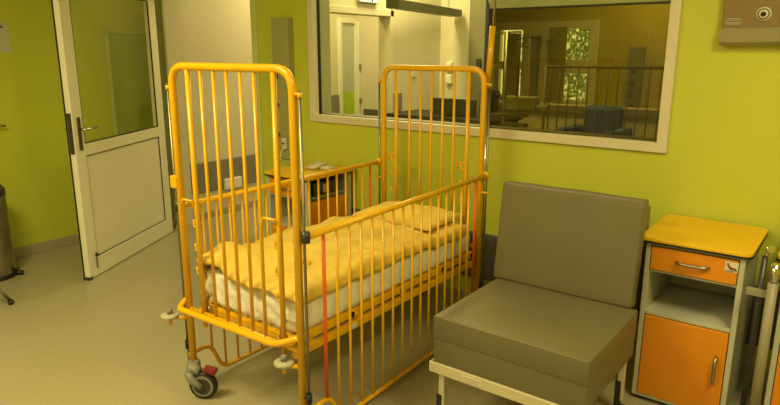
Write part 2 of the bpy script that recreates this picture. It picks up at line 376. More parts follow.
# castors
def caster(x,y,pedal=True):
    ax=Vector((.52,-.854,0)); pr=Vector((.854,.52,0)); c=Vector((x,y,.068))+pr*.062+ax*.048
    f=MB().lathe([(.022,.118),(.031,.122),(.031,.158),(.024,.168),(.020,.172)],(x,y,0),seg=16)
    q=Vector((x,y,0))
    f.tube([q+Vector((0,0,.145)),q+ax*.045+pr*.022+Vector((0,0,.142)),q+ax*.05+pr*.05+Vector((0,0,.138))],[.028,.026,.018],12)
    f.tube([q+Vector((0,0,.146)),q+ax*.03+pr*.004+Vector((0,0,.142)),q+ax*.062+pr*.010+Vector((0,0,.128))],[.029,.029,.024],12)
    for sgn in (1,-1):
        side=ax*(.048+.025*sgn)
        f.tube([q+side*.8+pr*-.006+Vector((0,0,.135)),q+side+pr*.012+Vector((0,0,.108)),q+side+pr*.036+Vector((0,0,.085)),q+side+pr*.062+Vector((0,0,.068))],[.020,.020,.017,.013],12)
    fo=f.build('caster',M_grey,cot)
    wv=MB().lathe([(.03,-.016),(.060,-.016),(.067,-.010),(.068,0),(.067,.010),(.060,.016),(.03,.016)],c,ax,30).build('wheel',M_black,fo)
    MB().lathe([(.052,-.0175),(.052,.0175)],c,ax,26).build('rim',M_grey,wv)
    MB().lathe([(.040,-.019),(.040,.019)],c,ax,26).build('hub_disc',M_dark,wv)
    if pedal:
        t=c+pr*.018+Vector((0,0,.079)); qm=Matrix.Rotation(R(31),3,'Z')@Matrix.Rotation(R(14),3,'Y')
        MB().box(t.x-.012,t.x+.05,t.y-.024,t.y+.024,t.z-.008,t.z+.016,.008,rot=qm,piv=t).build('brake_pedal',M_redp,fo)
for xx,y in ((FX_,PY0),(HX_,PY1)):
    for x in xx: caster(x,y)
for k_,sx in ((0,-1),(1,1)):
    xf,xh=FX_[k_]+sx*.036,HX_[k_]+sx*.036
    RX=lambda y: xf+(xh-xf)*(y-PY0)/(PY1-PY0)
    for y,x in ((PY0,FX_[k_]),(PY1,HX_[k_])):
        rx=x+sx*.036; zt_=1.462 if y<2 else 1.437
        g=MB().tube([(rx,y,.09),(rx,y,zt_)],.006,8).build('guide_rod',M_rod,cot)
        MB().tube([(x,y,zt_-.012),(rx,y,zt_-.012)],.007,8).lathe([(.0095,-.014),(.0095,.006)],(rx,y,zt_-.012),seg=10).build('rod_clamp',M_orange,g)
        MB().tube([(x,y,.24),(rx,y,.24)],.008,8).lathe([(.013,-.02),(.013,.02)],(rx,y,.24),seg=10).build('rod_foot',M_black,g)
    y0,y1=PY0+.005,PY1-.005
    ZT,ZB,ZU=.915,(.035 if sx<0 else .048),.185
    rail=MB().tube([(RX(y0+.012),y0+.012,ZT),(RX(y1-.012),y1-.012,ZT)],.0135,12).build('side_rail',M_orange,cot)
    MB().tube(fillet([(RX(y),y,z) for y,z in ((y0,ZU),(y0+.12,ZU+.005),(y0+.19,ZB),(y1-.19,ZB),(y1-.12,ZU+.005),(y1,ZU))],.05,6),.0105,10).build('lower_bar',M_orange,rail)
    for yy in (y0+.003,y1-.003):
        rx=RX(yy); x=rx-sx*.036
        MB().lathe([(.0165,-.022),(.018,0),(.0165,.022)],(rx,yy,ZT),seg=14).build('sleeve',M_dark if yy<2 else M_orange,rail)
        MB().lathe([(.013,-.015),(.013,.015)],(rx,yy,ZU),seg=12).build('lower_sleeve',M_orange,rail)
        MB().tube([(x,yy,ZT-.10),(rx+sx*.02,yy,ZT-.10)],.007,8).build('catch_pin',M_orange,rail)
        MB().box(-2.437,-2.388,yy-.03,yy+.004,1.005,1.062,.006).build('catch_block',M_orange,cot) if (yy<2 and sx<0) else None
    for k in range(17):
        y=1.728+.0800*k+(.028 if sx<0 else 0)
        zb=ZB
        if y<y0+.13 or y>y1-.13: zb=ZU
        elif y<y0+.2: zb=ZU+(ZB-ZU)*(y-y0-.125)/.07
        elif y>y1-.2: zb=ZU+(ZB-ZU)*(y1-.125-y)/.07
        b=MB().tube([(RX(y),y,zb),(RX(y),y,ZT)],.0062 if k not in ((0,16) if sx>0 else (16,)) else .0075,8).build('bar',M_red if k in ((0,16) if sx>0 else (16,)) else M_orange,rail)
        if k in ((0,16) if sx>0 else (16,)): b['label']='red rail bar'
# mattress platform
MX0,MX1=PX0+.05,PX1-.045
pf=MB()
for x in (MX0,MX1-.025):
    pf.box(x,x+.025,PY0+.035,PY1-.035,.425,.458,.003).box(x,x+.025,PY0+.035,PY1-.035,.365,.40,.003)
    for y in (1.72,2.05,2.4,2.75,3.02): pf.box(x+.005,x+.02,y,y+.04,.395,.43)
for y in (PY0+.035,2.0,2.38,2.76,PY1-.065): pf.box(MX0,MX1,y,y+.03,.425,.455,.003)
pfo=pf.build('mattress_platform',M_orange,cot)
MB().box(MX1+.0,MX1+.004,1.985,2.04,.372,.394,.001).build('white_tag',M_cream,pfo)
for sx,x in ((0,MX0+.012),(1,MX1-.012)):
    MB().tube([(x,PY0,.425),(x,PY0+.05,.44)],.012,8).build('platform_bracket',M_orange,pfo)
    MB().tube([(x,PY1,.425),(x,PY1-.05,.44)],.012,8).build('platform_bracket',M_orange,pfo)
# levers near the foot end
for x in (-2.285,-1.80):
    MB().tube(fillet([(x,PY0+.02,.42),(x,PY0+.025,.50),(x+.03,PY0+.025,.53)],.02,4),.007,8).lathe([(.014,-.012),(.014,.012)],(x+.01,PY0+.025,.455),(1,0,0),10).build('lever',M_steel,pfo)

# mattress
def wrinkle(p,s,a): return a*noise.fractal(Vector(p)*s,1.,2.,4)
mx0,mx1,my0,my1=MX0+.005,MX1-.004,PY0+.05,PY1-.05
m=bmesh.new(); bmesh.ops.create_cube(m,size=1)
for v in m.verts: v.co=Vector((mx0+(v.co.x+.5)*(mx1-mx0),my0+(v.co.y+.5)*(my1-my0),(.460+(v.co.z+.5)*.168)))
bmesh.ops.bevel(m,geom=m.edges[:],offset=.03,segments=3,profile=.5,affect='EDGES')
bmesh.ops.subdivide_edges(m,edges=[e for e in m.edges if e.calc_length()>.25],cuts=44,use_grid_fill=True)
bmesh.ops.subdivide_edges(m,edges=[e for e in m.edges if e.calc_length()>.07],cuts=4,use_grid_fill=True)
m.normal_update()
mm=MB(); mm.bm.free(); mm.bm=m
for v in m.verts:
    p=v.co.copy(); k=max(0,min(1,(.632-p.z)/.03))
    fold=math.sin((p.x*1.3+p.y*.25+p.z*1.6)*46+6*noise.noise(p*7))*.5
    near=1. if p.y<my0+.05 else .25
    if p.z>.475: v.co+=v.normal*(wrinkle(p,9,.004)+fold*.016*k*near)
mat_o=mm.build('mattress',M_sheet,None,((mx0+mx1)/2,(my0+my1)/2,.458),smooth=True)
tag(mat_o,'cot mattress in a creased white fitted sheet under the yellow quilt','mattress')
# quilt
q=MB(); NX,NY=70,130
def prof(s,drop):   # s in -1..1 across
    W=(mx1-mx0)/2
    return s
qx0,qx1=mx0-.014,mx1+.014
rows=[]
ya,yb=my0-.012,my1-.10
W=qx1-qx0
dl,dr=.075,.038
tot=dl+W+dr
for j in range(NY+1):
    row=[]
    # along: foot drop then top
    fd=.014
    sj=j/NY*(yb-ya+fd)
    for i in range(NX+1):
        si=i/NX*tot
        dz=0
        drr=dr*(1+.35*noise.noise(Vector((0,sj*5,1))))
        if si<dl: x=qx0; dz=-(dl-si)
        elif si>dl+W: x=qx1; dz=-(si-dl-W)*drr/dr
        else: x=qx0+si-dl
        if sj<fd: y=ya; dzf=-(fd-sj)*(1.+.9*noise.noise(Vector((x*4,3,0))))
        else: y=ya+sj-fd; dzf=0
        t=(x-qx0)/W; u=(y-ya)/(yb-ya)
        crown=.030*(1-(2*t-1)**4)*min(1,(y-ya)/.08) 
        z=.640+crown*.8+.012*min(1,u*3)
        P=Vector((x,y,0))
        ftop=1-min(1,abs(dz)/.03)
        z+=ftop*(.026*noise.fractal(P*5,1.,2.,3)+.006*(1-2*abs(noise.noise(P*11+Vector((0,0,9)))))+.010*math.sin((x*.55+y)*17+5*noise.noise(P*4))*max(0,1-u*1.4))
        # foot end bunching on the far side
        z+=ftop*.05*math.exp(-((x-qx0-.12)/.13)**2-((y-ya-.10)/.12)**2)
        fl=max(0,min(1,(y-2.61)/.08)); fl=fl*fl*(3-2*fl); z=z+(.634+.004*noise.noise(P*9)-z)*fl
        z+=dz+dzf
        if dz: x+=(.008*math.sin(y*31+3*noise.noise(P*6)))*min(1,abs(dz)/.05)
        if dzf: y+=.006*math.sin(x*40+2)
        row.append(q.bm.verts.new((x,y,z)))
    rows.append(row)
for a,b in zip(rows,rows[1:]):
    for i in range(NX): q.bm.faces.new((a[i],a[i+1],b[i+1],b[i]))
qo=q.build('quilt',M_quilt,None,((mx0+mx1)/2,(my0+my1)/2,.62),smooth=True)
sd=qo.modifiers.new('thick','SOLIDIFY'); sd.thickness=.014; sd.offset=1
tag(qo,'rumpled yellow quilt spread over the cot mattress','quilt')
# pillow under a folded quilt end
def pillow_mesh(cx,cy,cz,hx,hy,h,seed,rz=0.):
    b=MB(); n=28; top=[];bot=[]
    for j in range(n+1):
        r1=[];r2=[]
        for i in range(n+1):
            u=2*i/n-1; v=2*j/n-1
            e=max(0,(1-abs(u)**3.2))**.55*max(0,(1-abs(v)**3.2))**.55
            pinch=1-.06*(1-abs(u))*abs(v)**2
            x=u*hx*(1-.05*(1-v*v)*abs(u)); y=v*hy*(1-.05*(1-u*u)*abs(v))
            nz=.010*noise.fractal(Vector((u*2.2+seed,v*2.2,seed)),1.,2.,4)
            c,s_=math.cos(rz),math.sin(rz)
            X=cx+x*c-y*s_; Y=cy+x*s_+y*c
            r1.append(b.bm.verts.new((X,Y,cz+h*.62*e+nz*(e>.05))))
            r2.append(b.bm.verts.new((X,Y,cz-h*.16*e)) if 0<i<n and 0<j<n else r1[-1])
        top.append(r1);bot.append(r2)
    for j in range(n):
        for i in range(n):
            b.bm.faces.new((top[j][i],top[j][i+1],top[j+1][i+1],top[j+1][i]))
            f=(bot[j][i],bot[j+1][i],bot[j+1][i+1],bot[j][i+1])
            if len(set(f))>=3: b.bm.faces.new(f)
    return b
po=pillow_mesh(-2.045,2.875,.669,.275,.195,.095,3.3,.02).build('pillow',M_quilt,None,(-2.045,2.875,.65),smooth=True)
tag(po,'flat yellow pillow at the head end of the cot','pillow')

# pole behind the headboard
iv=thing('infusion_pole','orange tube with thin chrome pole rising behind the headboard of the cot','pole',(-1.728,3.2,0))
by=3.2
MB().tube([(-1.728,by,1.40),(-1.708,by,1.737)],.0165,12).build('sleeve_tube',M_orange,iv)
MB().tube([(-1.728,by,.02),(-1.728,by,1.41)],.009,10).build('lower_rod',M_chrome,iv)
MB().tube([(-1.708,by,1.73),(-1.672,by,2.35)],.006,8).build('upper_rod',M_chrome,iv)
MB().lathe([(.05,0),(.055,.01),(.02,.02)],(-1.728,by,0),seg=16).build('foot_plate',M_grey,iv)

# ------------------------------------------------------------------ folding chair bed
SX0,SX1,SY0,SY1=-1.318,-.655,2.045,2.60
sofa=thing('folding_chair_bed','taupe vinyl fold-out armless chair on a white metal frame, beside the cot','chair',((SX0+SX1)/2,2.35,0))
def cushion(x0,x1,y0,y1,z0,z1,bev=.022,crown=.008,rot=None,piv=None):
    t=bmesh.new(); bmesh.ops.create_cube(t,size=1)
    for v in t.verts: v.co=Vector((x0+(v.co.x+.5)*(x1-x0),y0+(v.co.y+.5)*(y1-y0),z0+(v.co.z+.5)*(z1-z0)))
    bmesh.ops.bevel(t,geom=t.edges[:],offset=bev,segments=4,profile=.5,affect='EDGES')
    bmesh.ops.subdivide_edges(t,edges=[e for e in t.edges if e.calc_length()>.15],cuts=14,use_grid_fill=True)
    for v in t.verts:
        u=(v.co.x-x0)/(x1-x0)*2-1; w=(v.co.y-y0)/(y1-y0)*2-1; s=(v.co.z-z0)/(z1-z0)*2-1
        c=v.co.copy(); n1=noise.noise(c*5)*.003
        v.co.z+=crown*(1-u*u)*(1-w*w)*s+n1; v.co.y+=crown*.5*(1-u*u)*(1-s*s)*w; v.co.x+=crown*.5*(1-w*w)*(1-s*s)*u
    if rot is not None:
        for v in t.verts: v.co=Vector(piv)+rot@(v.co-Vector(piv))
    b=MB(); b.bm.free(); b.bm=t; return b
c1=cushion(SX0+.003,SX1-.003,SY0+.003,SY1+.02,.326,.433,.004,.001).build('lower_seat_cushion',M_vinyl,sofa,smooth=True)
c2_=cushion(SX0,SX1,SY0,SY1+.02,.4325,.534,.006,.004).build('seat_cushion',M_vinyl,sofa,smooth=True)
def piping(z,par,y1): 
    MB().tube(fillet([(SX0+.006,SY0+.006,z),(SX1-.006,SY0+.006,z),(SX1-.006,y1,z),(SX0+.006,y1,z)],.02,4,True),.0035,6,closed=True).build('piping',M_piping,par)
piping(.524,c2_,SY1+.01)
rot=Matrix.Rotation(R(-8),3,'X'); piv=(0,2.60,.545)
BX0,BX1=-1.338,-.683
bc=cushion(BX0,BX1,2.605,2.675,.536,1.006,.010,.004,rot,piv).build('back_cushion',M_vinyl,sofa,smooth=True)
for yy in (2.611,2.669):
    loop=fillet([(BX0+.004,yy,.541),(BX1-.004,yy,.541),(BX1-.004,yy,1.001),(BX0+.004,yy,1.001)],.012,4,True)
    MB().tube([Vector(piv)+rot@(p-Vector(piv)) for p in loop],.0035,6,closed=True).build('piping',M_piping,bc)
bb=cushion(BX0+.10,-.745,2.965,3.03,.33,.90,.012,.003).build('rear_cushion',M_piping,sofa,smooth=True)
fr=MB()
fr.box(SX0-.012,SX1-.03,SY0-.006,SY0+.03,.280,.326,.003).box(SX0-.005,SX1-.06,3.00,3.03,.285,.328,.003)
fr.box(SX0-.005,SX0+.025,SY0,3.03,.282,.326,.003).box(SX1-.10,SX1-.07,SY0,3.03,.282,.326,.003)
for y in (2.2,2.35,2.5,2.75): fr.box(SX0,SX1-.08,y,y+.04,.30,.325)
fro=fr.build('metal_frame',M_sofaf,sofa)
lb=MB().box(-1.165,-1.08,SY0-.0085,SY0-.005,.290,.316).build('maker_label',M_cream,fro)
tx=MB()
for k in range(7): tx.box(-1.158+.0105*k,-1.151+.0105*k,SY0-.0095,SY0-.0082,.305,.311).box(-1.158+.0105*k,-1.152+.0105*k,SY0-.0095,SY0-.0082,.296,.300)
tx.build('print',M_lgrey,lb)
for x in (SX0+.034,SX1-.052):
    for y in (SY0+.035,2.66):
        lg=MB().box(x-.014,x+.014,y-.013,y+.013,.075,.284,.003).build('leg',M_sofaf,sofa)
        MB().box(x-.022,x+.004,y-.017,y+.017,.03,.17,.004).build('foot_cap',M_black,lg)
        MB().lathe([(.018,-.010),(.026,-.008),(.026,.008),(.018,.010)],(x+.014,y,.027),(1,0,0),14).build('castor',M_dark,lg)
MB().tube([(SX0+.08,2.70,.30),(SX0+.08,2.72,.86)],.010,8).tube([(SX1-.12,2.70,.30),(SX1-.12,2.72,.86)],.010,8).build('back_support',M_sofaf,sofa)

# ------------------------------------------------------------------ bedside cabinets
def cabinet(label,x0,x1,y0,y1,top_over=.03,side_open=False):
    r=thing('bedside_cabinet',label,'cabinet',((x0+x1)/2,(y0+y1)/2,0),'bedside cabinets')
    b=MB(); t=.022; zb,zt=.022,.772
    b.box(x0,x0+t,y0,y1,zb,zt,.003)
    if side_open: b.box(x1-t,x1,y0,y0+.035,zb,zt,.003).box(x1-t,x1,y1-.035,y1,zb,zt,.003).box(x1-t,x1,y0,y1,zb,.07,.003)
    else: b.box(x1-t,x1,y0,y1,zb,zt,.003)
    b.box(x0+t,x1-t,y1-.02,y1,zb,zt)
    b.box(x0+t,x1-t,y0,y1,zb,zb+.02,.002).box(x0+t,x1-t,y0,y1,.435,.452,.002).box(x0+t,x1-t,y0+.004,y1,.762,zt,.002)
    b.box(x0+t,x1-t,y0+.006,y1-.02,.640,.648)
    b.build('body',M_cab,r)
    tp=MB().prism(rrect(x0-.034,x1+.022,y0-.014,y1+.035,.035),.7745,.797,.003).build('top',M_ytop,r)
    MB().prism(rrect(x0-.036,x1+.024,y0-.016,y1+.037,.036),.7735,.783).build('edge_band',M_gask,tp)
    d=MB().box(x0+t+.003,x1-t-.003,y0-.004,y0+.018,.652,.758,.003).build('drawer',M_wood,r)
    cx=(x0+x1)/2
    MB().tube(fillet([(cx-.068,y0-.002,.706),(cx-.05,y0-.026,.706),(cx+.05,y0-.026,.706),(cx+.068,y0-.002,.706)],.035,6),[.005]*1+[.0075]*14+[.005]*1,8).build('handle',M_steel,d)
    k=MB().box(x0+t+.003,x1-t-.003,y0-.004,y0+.016,.038,.431,.003).build('door',M_wood,r)
    hx=x1-t-.038
    MB().tube(fillet([(hx,y0-.002,.318),(hx,y0-.026,.30),(hx,y0-.026,.20),(hx,y0-.002,.182)],.035,6),[.005]*1+[.0075]*14+[.005]*1,8).build('handle',M_steel,k)
    if side_open:
        MB().box(x1-.014,x1-.004,y0+.036,y1-.036,.10,.622,.002).build('side_panel',M_wood,r)
    for x in (x0+.03,x1-.03):
        for y in (y0+.03,y1-.03):
            c=MB().tube([(x,y,.026),(x,y,.019)],.012,8).box(x-.016,x+.016,y-.014,y+.014,.014,.024,.003).build('castor',M_grey,r)
            MB().lathe([(.005,-.012),(.0095,-.011),(.0105,-.006),(.0105,.006),(.0095,.011),(.005,.012)],(x+.006,y-.006,.0105),(1,0,0),16).build('wheel',M_dark,c)
    return r,d
cabR,drR=cabinet('bedside cabinet with orange door and drawer between chair and right edge, sticker on drawer',-.705,-.310,2.845,3.30)
st=MB().box(-.383,-.333,2.8395,2.8408,.706,.750).build('sticker',M_cream,drR)
fx=MB()
fx.tube([(-.374,2.8395,.744),(-.368,2.8395,.730),(-.358,2.8395,.722),(-.346,2.8395,.722),(-.337,2.8395,.714)],[.0035,.005,.006,.005,.002],6)
fx.build('printed_mark',M_maroon,st)
MB().box(-.380,-.345,2.839,2.8396,.7085,.7115).build('printed_line',M_ink,st)
cabL,drL=cabinet('bedside cabinet with yellow top seen behind the cot, by the doorway corner',-3.225,-2.845,2.87,3.315,side_open=True)
cabL['label']='bedside cabinet behind the cot bars, below the socket panel, with cord and plug on top'
cabF=copy_tree(cabR); cabF.location=(cabR.location.x+.47+.06,cabR.location.y+.05,0)
cabF['label']='bedside cabinet cut off by the right edge of the photo, only its left corner showing'
for ch in list(cabF.children):
    if ch.name.startswith('drawer'):
        for s in list(ch.children):
            if s.name.startswith('sticker'):
                for z in list(s.children): bpy.data.objects.remove(z)
                bpy.data.objects.remove(s)
# things on / in the left cabinet
ph=thing('coiled_cord','white cord and flat white plug case lying on the cabinet behind the cot','cord',(-3.0,3.15,.797))
cp=[]
for k in range(60):
    a=k*.55; cp.append((-3.06+.05*math.cos(a)+.0012*k,3.13+.035*math.sin(a)+.0005*k,.803+.0007*k))
MB().tube(cp,.005,6).build('cable',M_cream,ph)
MB().box(-2.985,-2.90,3.14,3.21,.798,.828,.012).build('plug_case',M_cream,ph)
dv=thing('monitor_device','small black device in the open side of the cabinet behind the cot','device',(-2.95,3.06,.648))
MB().box(-3.02,-2.874,2.96,3.22,.652,.742,.008).build('housing',M_dark,dv)
MB().box(-2.876,-2.866,3.05,3.10,.665,.725,.004).build('label_plate',M_lgrey,dv)

# ------------------------------------------------------------------ wall fittings
sp=thing('supply_panel','tall olive grey metal socket panel on the green wall left of the window','wall panel',(-3.5,YD,.80))
MB().box(-3.592,-3.42,3.30,YD,.80,1.835,.004).build('housing',M_panel,sp)
for z in (1.42,1.21,.985):
    s=MB().lathe([(.030,0),(.030,.006),(.024,.008)],(-3.548,3.30,z),(0,-1,0),20).build('socket',M_lgrey,sp)
    MB().lathe([(.022,0),(.022,.010),(.006,.011)],(-3.548,3.30,z),(0,-1,0),18).build('socket_well',M_gask,s)
ot=MB().box(-3.50,-3.455,3.27,3.298,.88,.965,.006).build('outlet_box',M_cream,sp)
MB().box(-3.489,-3.466,3.268,3.271,.915,.932).build('outlet_slots',M_dark,ot)
MB().tube(fillet([(-3.478,3.266,.895),(-3.478,3.245,.86),(-3.49,3.24,.80+.005),(-3.20,3.19,.803)],.03,5),.004,6).build('power_cord',M_cream,ot)
wp=thing('bed_head_panel','brown grey bed-head wall panel with a round socket, upper right corner','wall panel',(-.1,YD,1.6))
MB().box(-.592,.9,YD-.045,YD,1.705,2.02,.004).build('face',M_bpanel,wp)
cv=MB(); cv.prism([(0,1.632),(.048,1.632),(.060,1.645),(.060,1.702),(.054,1.708),(0,1.708)],0,1.492,frame=Matrix(((0,0,1,-.592),(-1,0,0,YD),(0,1,0,0),(0,0,0,1))))
cv.build('rail_profile',mat('pale_grey_green_rail',(.27,.235,.11),.4),wp)
s=MB().lathe([(.031,0),(.031,.006),(.024,.010)],(-.427,YD-.045,1.764),(0,-1,0),24).build('socket',M_cream,wp)
MB().lathe([(.026,.0),(.026,.0095),(.020,.0105)],(-.427,YD-.045,1.764),(0,-1,0),24).build('socket_ring',M_gask,s)
MB().lathe([(.019,.0),(.019,.0125),(.012,.013)],(-.427,YD-.045,1.764),(0,-1,0),20).build('socket_face',M_cream,s)
MB().lathe([(.011,.0),(.011,.015),(.004,.0155)],(-.427,YD-.045,1.764),(0,-1,0),16).build('socket_hole',M_gask,s)
lp=ring(-.574,-.510,1.722,1.750,.003,YD-.0475,YD-.0445).build('label_plate',M_lgrey,wp)
t=MB()
for k in range(5): t.box(-.568+.0105*k,-.561+.0105*k,YD-.0475,YD-.0448,1.739,1.745).box(-.568+.0105*k,-.560+.0105*k,YD-.0475,YD-.0448,1.727,1.733)
t.build('print',M_lgrey,lp)
wb=MB().box(CX+.02,CX+.06,3.90,4.11,.25,.36,.01).build('rail_bracket',M_white,None)
tag(wb,'small white box on the grey bump rail seen through the footboard bars','box')
nt_=MB().box(XL,XL+.003,1.88,2.165,1.59,1.80).build('wall_notice',M_paper,None)
tag(nt_,'pale paper notice on the green wall, upper left edge','notice')
nn=MB()
for i,(z,a) in enumerate(((1.765,2.13),(1.735,2.07))): nn.box(XL+.003,XL+.0035,1.92,a,z,z+.012)
o=MB(); o.bm.free(); o.bm=nn.bm
par=nt_; nt_['_b']=tuple(nt_.location); o.build('print',M_ink,par)
hk=thing('wall_hook','small steel lever on the green wall, left edge of the photo','hook',(XL,1.97,1.05))
MB().lathe([(.022,0),(.022,.008),(.012,.010)],(XL,1.93,1.052),(1,0,0),14).build('rosette',M_steel,hk)
MB().tube(fillet([(XL+.008,1.93,1.052),(XL+.05,1.93,1.052),(XL+.05,2.035,1.05)],.02,4),.008,8).build('lever',M_steel,hk)
gb=thing('green_board','flat darker green panel with pale edge on the left wall, seen through the door glass','board',(XL,3.1,.8))
MB().box(XL+.001,XL+.018,2.935,3.33,.80,1.75,.002).build('panel',M_dgreen,gb)
MB().box(XL+.001,XL+.024,2.912,2.935,.80,1.765,.003).box(XL+.001,XL+.024,2.912,3.34,1.75,1.765,.003).build('edge_frame',M_lgreen,gb)

# bin and stool at the left edge
bn=thing('pedal_bin','brushed steel pedal bin at the left edge against the green wall','bin',(-4.885,1.72,0))
MB().lathe([(.128,.03),(.130,.035),(.130,.60),(.128,.605)],(-4.885,1.72,0),seg=40).build('body',M_steel,bn)
MB().lathe([(.131,.60),(.133,.605),(.133,.645),(.11,.675),(.05,.692),(.01,.695)],(-4.885,1.72,0),seg=40).build('lid',M_dark,bn)
MB().lathe([(.133,0),(.134,.004),(.134,.03),(.131,.034)],(-4.885,1.72,0),seg=40).build('base_ring',M_black,bn)
pd=Vector((.65,.76,0)).normalized(); pc=Vector((-4.885,1.72,0))+pd*.13
MB().tube([pc+Vector((0,0,.02)),pc+pd*.05+Vector((0,0,.022))],.018,8).tube([pc+Vector((0,0,.045)),pc+pd*.028+Vector((0,0,.06))],.008,8).build('pedal',M_black,bn)
stl=thing('stool','metal stool at the left edge, one splayed leg in view','stool',(-4.43,1.20,0))
for dx,dy in ((1,1),(1,-1),(-1,1),(-1,-1)):
    fx_,fy_=-4.43+dx*.175,1.20+dy*.36
    lg=MB().tube([(-4.43+dx*.13,1.20+dy*.10,.47),(fx_,fy_,.02)],.013,10).build('leg',M_chrome,stl)
    MB().lathe([(.017,0),(.018,.012),(.015,.03)],(fx_,fy_,.0),seg=12).build('foot_cap',M_black,lg)
MB().lathe([(.16,.46),(.175,.47),(.178,.50),(.165,.525),(.05,.535)],(-4.43,1.20,0),seg=28).build('seat',M_dark,stl)

# stand at the right edge
sd_=thing('infusion_stand','pale metal post with chrome upper tube beside the right-hand cabinet','stand',(-.165,2.66,0))
MB().tube([(-.197,2.75,.06),(-.197,2.75,.725)],.019,14).build('post',M_post,sd_)
MB().tube([(-.197,2.75,.72),(-.197,2.75,.80)],.0175,14).build('chrome_tube',M_chrome,sd_)
MB().box(-.290,-.205,2.775,2.80,.645,.675,.003).box(-.215,-.185,2.765,2.80,.645,.675,.003).build('bracket',M_post,sd_)
MB().tube([(-.245,2.84,.10),(-.245,2.84,.80)],.012,10).build('gas_spring',M_dark,sd_)
MB().tube([(-.245,2.84,.79),(-.235,2.835,.83)],.008,8).lathe([(.016,-.012),(.020,0),(.016,.012)],(-.232,2.83,.835),(.5,-.8,.2),12).build('knob',M_chrome,sd_)
bs=MB().box(-.285,.05,2.73,2.77,.035,.065,.006).box(-.262,-.222,2.75,2.90,.035,.065,.006)
bs.build('base',M_lgrey,sd_)
for x,y in ((-.275,2.75),(.02,2.75),(-.242,2.88)):
    MB().lathe([(.010,-.010),(.022,-.010),(.024,0),(.022,.010),(.010,.010)],(x,y,.024),(1,0,0),14).build('castor',M_black,sd_)

# ------------------------------------------------------------------ room behind the window
lm=thing('linear_lamp','long olive linear lamp hanging in the room behind the window','lamp',(-3.5,5.2,2.0))
p0,p1=Vector((-3.315,4.42,0)),Vector((-3.60,5.93,0)); d=(p1-p0).normalized(); nn_=Vector((-d.y,d.x,0))
lbm=MB(); 
vs=[]
for p in (p0,p1):
    for s_,z in ((-.06,1.955),(.06,1.955),(.06,2.025),(-.06,2.025)):
        vs.append(lbm.bm.verts.new(p+nn_*s_+Vector((0,0,z))))
for f in ((0,1,2,3),(7,6,5,4),(0,4,5,1),(1,5,6,2),(2,6,7,3),(3,7,4,0)): lbm.bm.faces.new([vs[i] for i in f])
lbm.build('housing',M_lampb,lm)
for k in (.15,.85):
    c=p0.lerp(p1,k); MB().tube([c+Vector((0,0,2.02)),c+Vector((0,0,CZ))],.004,6).build('suspension_wire',M_steel,lm)
sg=thing('exit_sign','white pictogram sign high on the wall behind the window','sign',(BX,4.7,1.99))
MB().box(BX,BX+.03,4.585,4.865,2.035,2.19,.004).build('housing',M_cream,sg)
MB().box(BX+.03,BX+.033,4.593,4.857,2.042,2.185).build('face',M_sign,sg)
MB().box(BX+.033,BX+.035,4.69,4.71,2.058,2.13).box(BX+.033,BX+.035,4.755,4.775,2.046,2.13).box(BX+.033,BX+.035,4.64,4.652,2.06,2.12).build('pictogram',M_dark,sg)
dk=thing('counter_desk','black-topped counter behind the window, below the cot headboard','desk',(-3.35,5.15,0))
MB().box(-3.82,-2.65,5.05,5.55,0,.965,.004).build('carcass',M_gask,dk)
MB().box(-3.835,-2.62,5.0,5.58,.966,1.0,.004).build('worktop',M_gask,dk)
mo=thing('computer_monitor','black monitor on the counter behind the window','monitor',(-3.05,5.2,1.0))
MB().box(-3.37,-2.90,5.15,5.18,1.005,1.165,.006).build('screen',M_gask,mo)
MB().box(-3.18,-3.10,5.18,5.22,1.002,1.10,.004).box(-3.24,-3.04,5.19,5.30,1.001,1.012,.003).build('foot',M_black,mo)
for i,z in enumerate((1.385,1.255)):
    x=-3.70
    o=MB().box(x-.035,x+.035,YB-.05,YB+.006,z,z+.105,.012).build('soap_dispenser',M_white,None)
    tag(o,('upper' if i==0 else 'lower')+' white dispenser on the far wall behind the cot headboard','dispenser','wall dispensers')
for i,(y,z0_,z1_) in enumerate(((5.20,1.01,1.19),)):
    o=MB().box(BX,BX+.02,y-.07,y+.07,z0_,z1_,.004).build('wall_plate',M_band,None)
    tag(o,'grey plate on the beige wall just right of the inner doorway','plate')
o=MB().box(BX,BX+.012,5.45,5.52,1.34,1.41,.004).build('light_switch',M_cream,None); tag(o,'white light switch on the beige wall behind the cot headboard','switch')
struct('trim_5',MB().box(CX,CX+.03,5.47,5.65,0,1.10,.006),M_band)
# drip stand with pumps
ds=thing('drip_stand','steel drip stand with pumps, behind the right half of the window','drip stand',(-2.33,4.6,0))
MB().tube([(-2.33,4.6,.10),(-2.33,4.6,1.76)],.011,10).build('pole',M_steel,ds)
MB().tube([(-2.50,4.6,1.72),(-2.47,4.6,1.735),(-2.33,4.6,1.74),(-2.19,4.6,1.735),(-2.165,4.6,1.70)],.006,8).build('hook_bar',M_steel,ds)
for k in range(5):
    a=2*PI*k/5; MB().tube([(-2.33,4.6,.10),(-2.33+.28*math.cos(a),4.6+.28*math.sin(a),.05)],.012,8).lathe([(.01,-.012),(.025,-.01),(.025,.01),(.01,.012)],(-2.33+.28*math.cos(a),4.6+.28*math.sin(a),.025),(0,1,0),12).build('foot',M_grey,ds)
MB().box(-2.53,-2.40,4.55,4.66,1.12,1.30,.015).lathe([(.012,0),(.018,.03),(.012,.04)],(-2.40,4.6,1.26),(1,0,0),10).build('infusion_pump',M_dark,ds)
MB().box(-2.30,-2.05,4.56,4.66,1.15,1.26,.012).box(-2.07,-1.96,4.58,4.64,1.17,1.20,.008).build('monitor_unit',M_lgrey,ds)
MB().box(-2.34,-2.12,4.56,4.62,1.02,1.05,.006).box(-2.34,-2.12,4.56,4.62,1.10,1.12,.006).build('shelf',M_grey,ds)
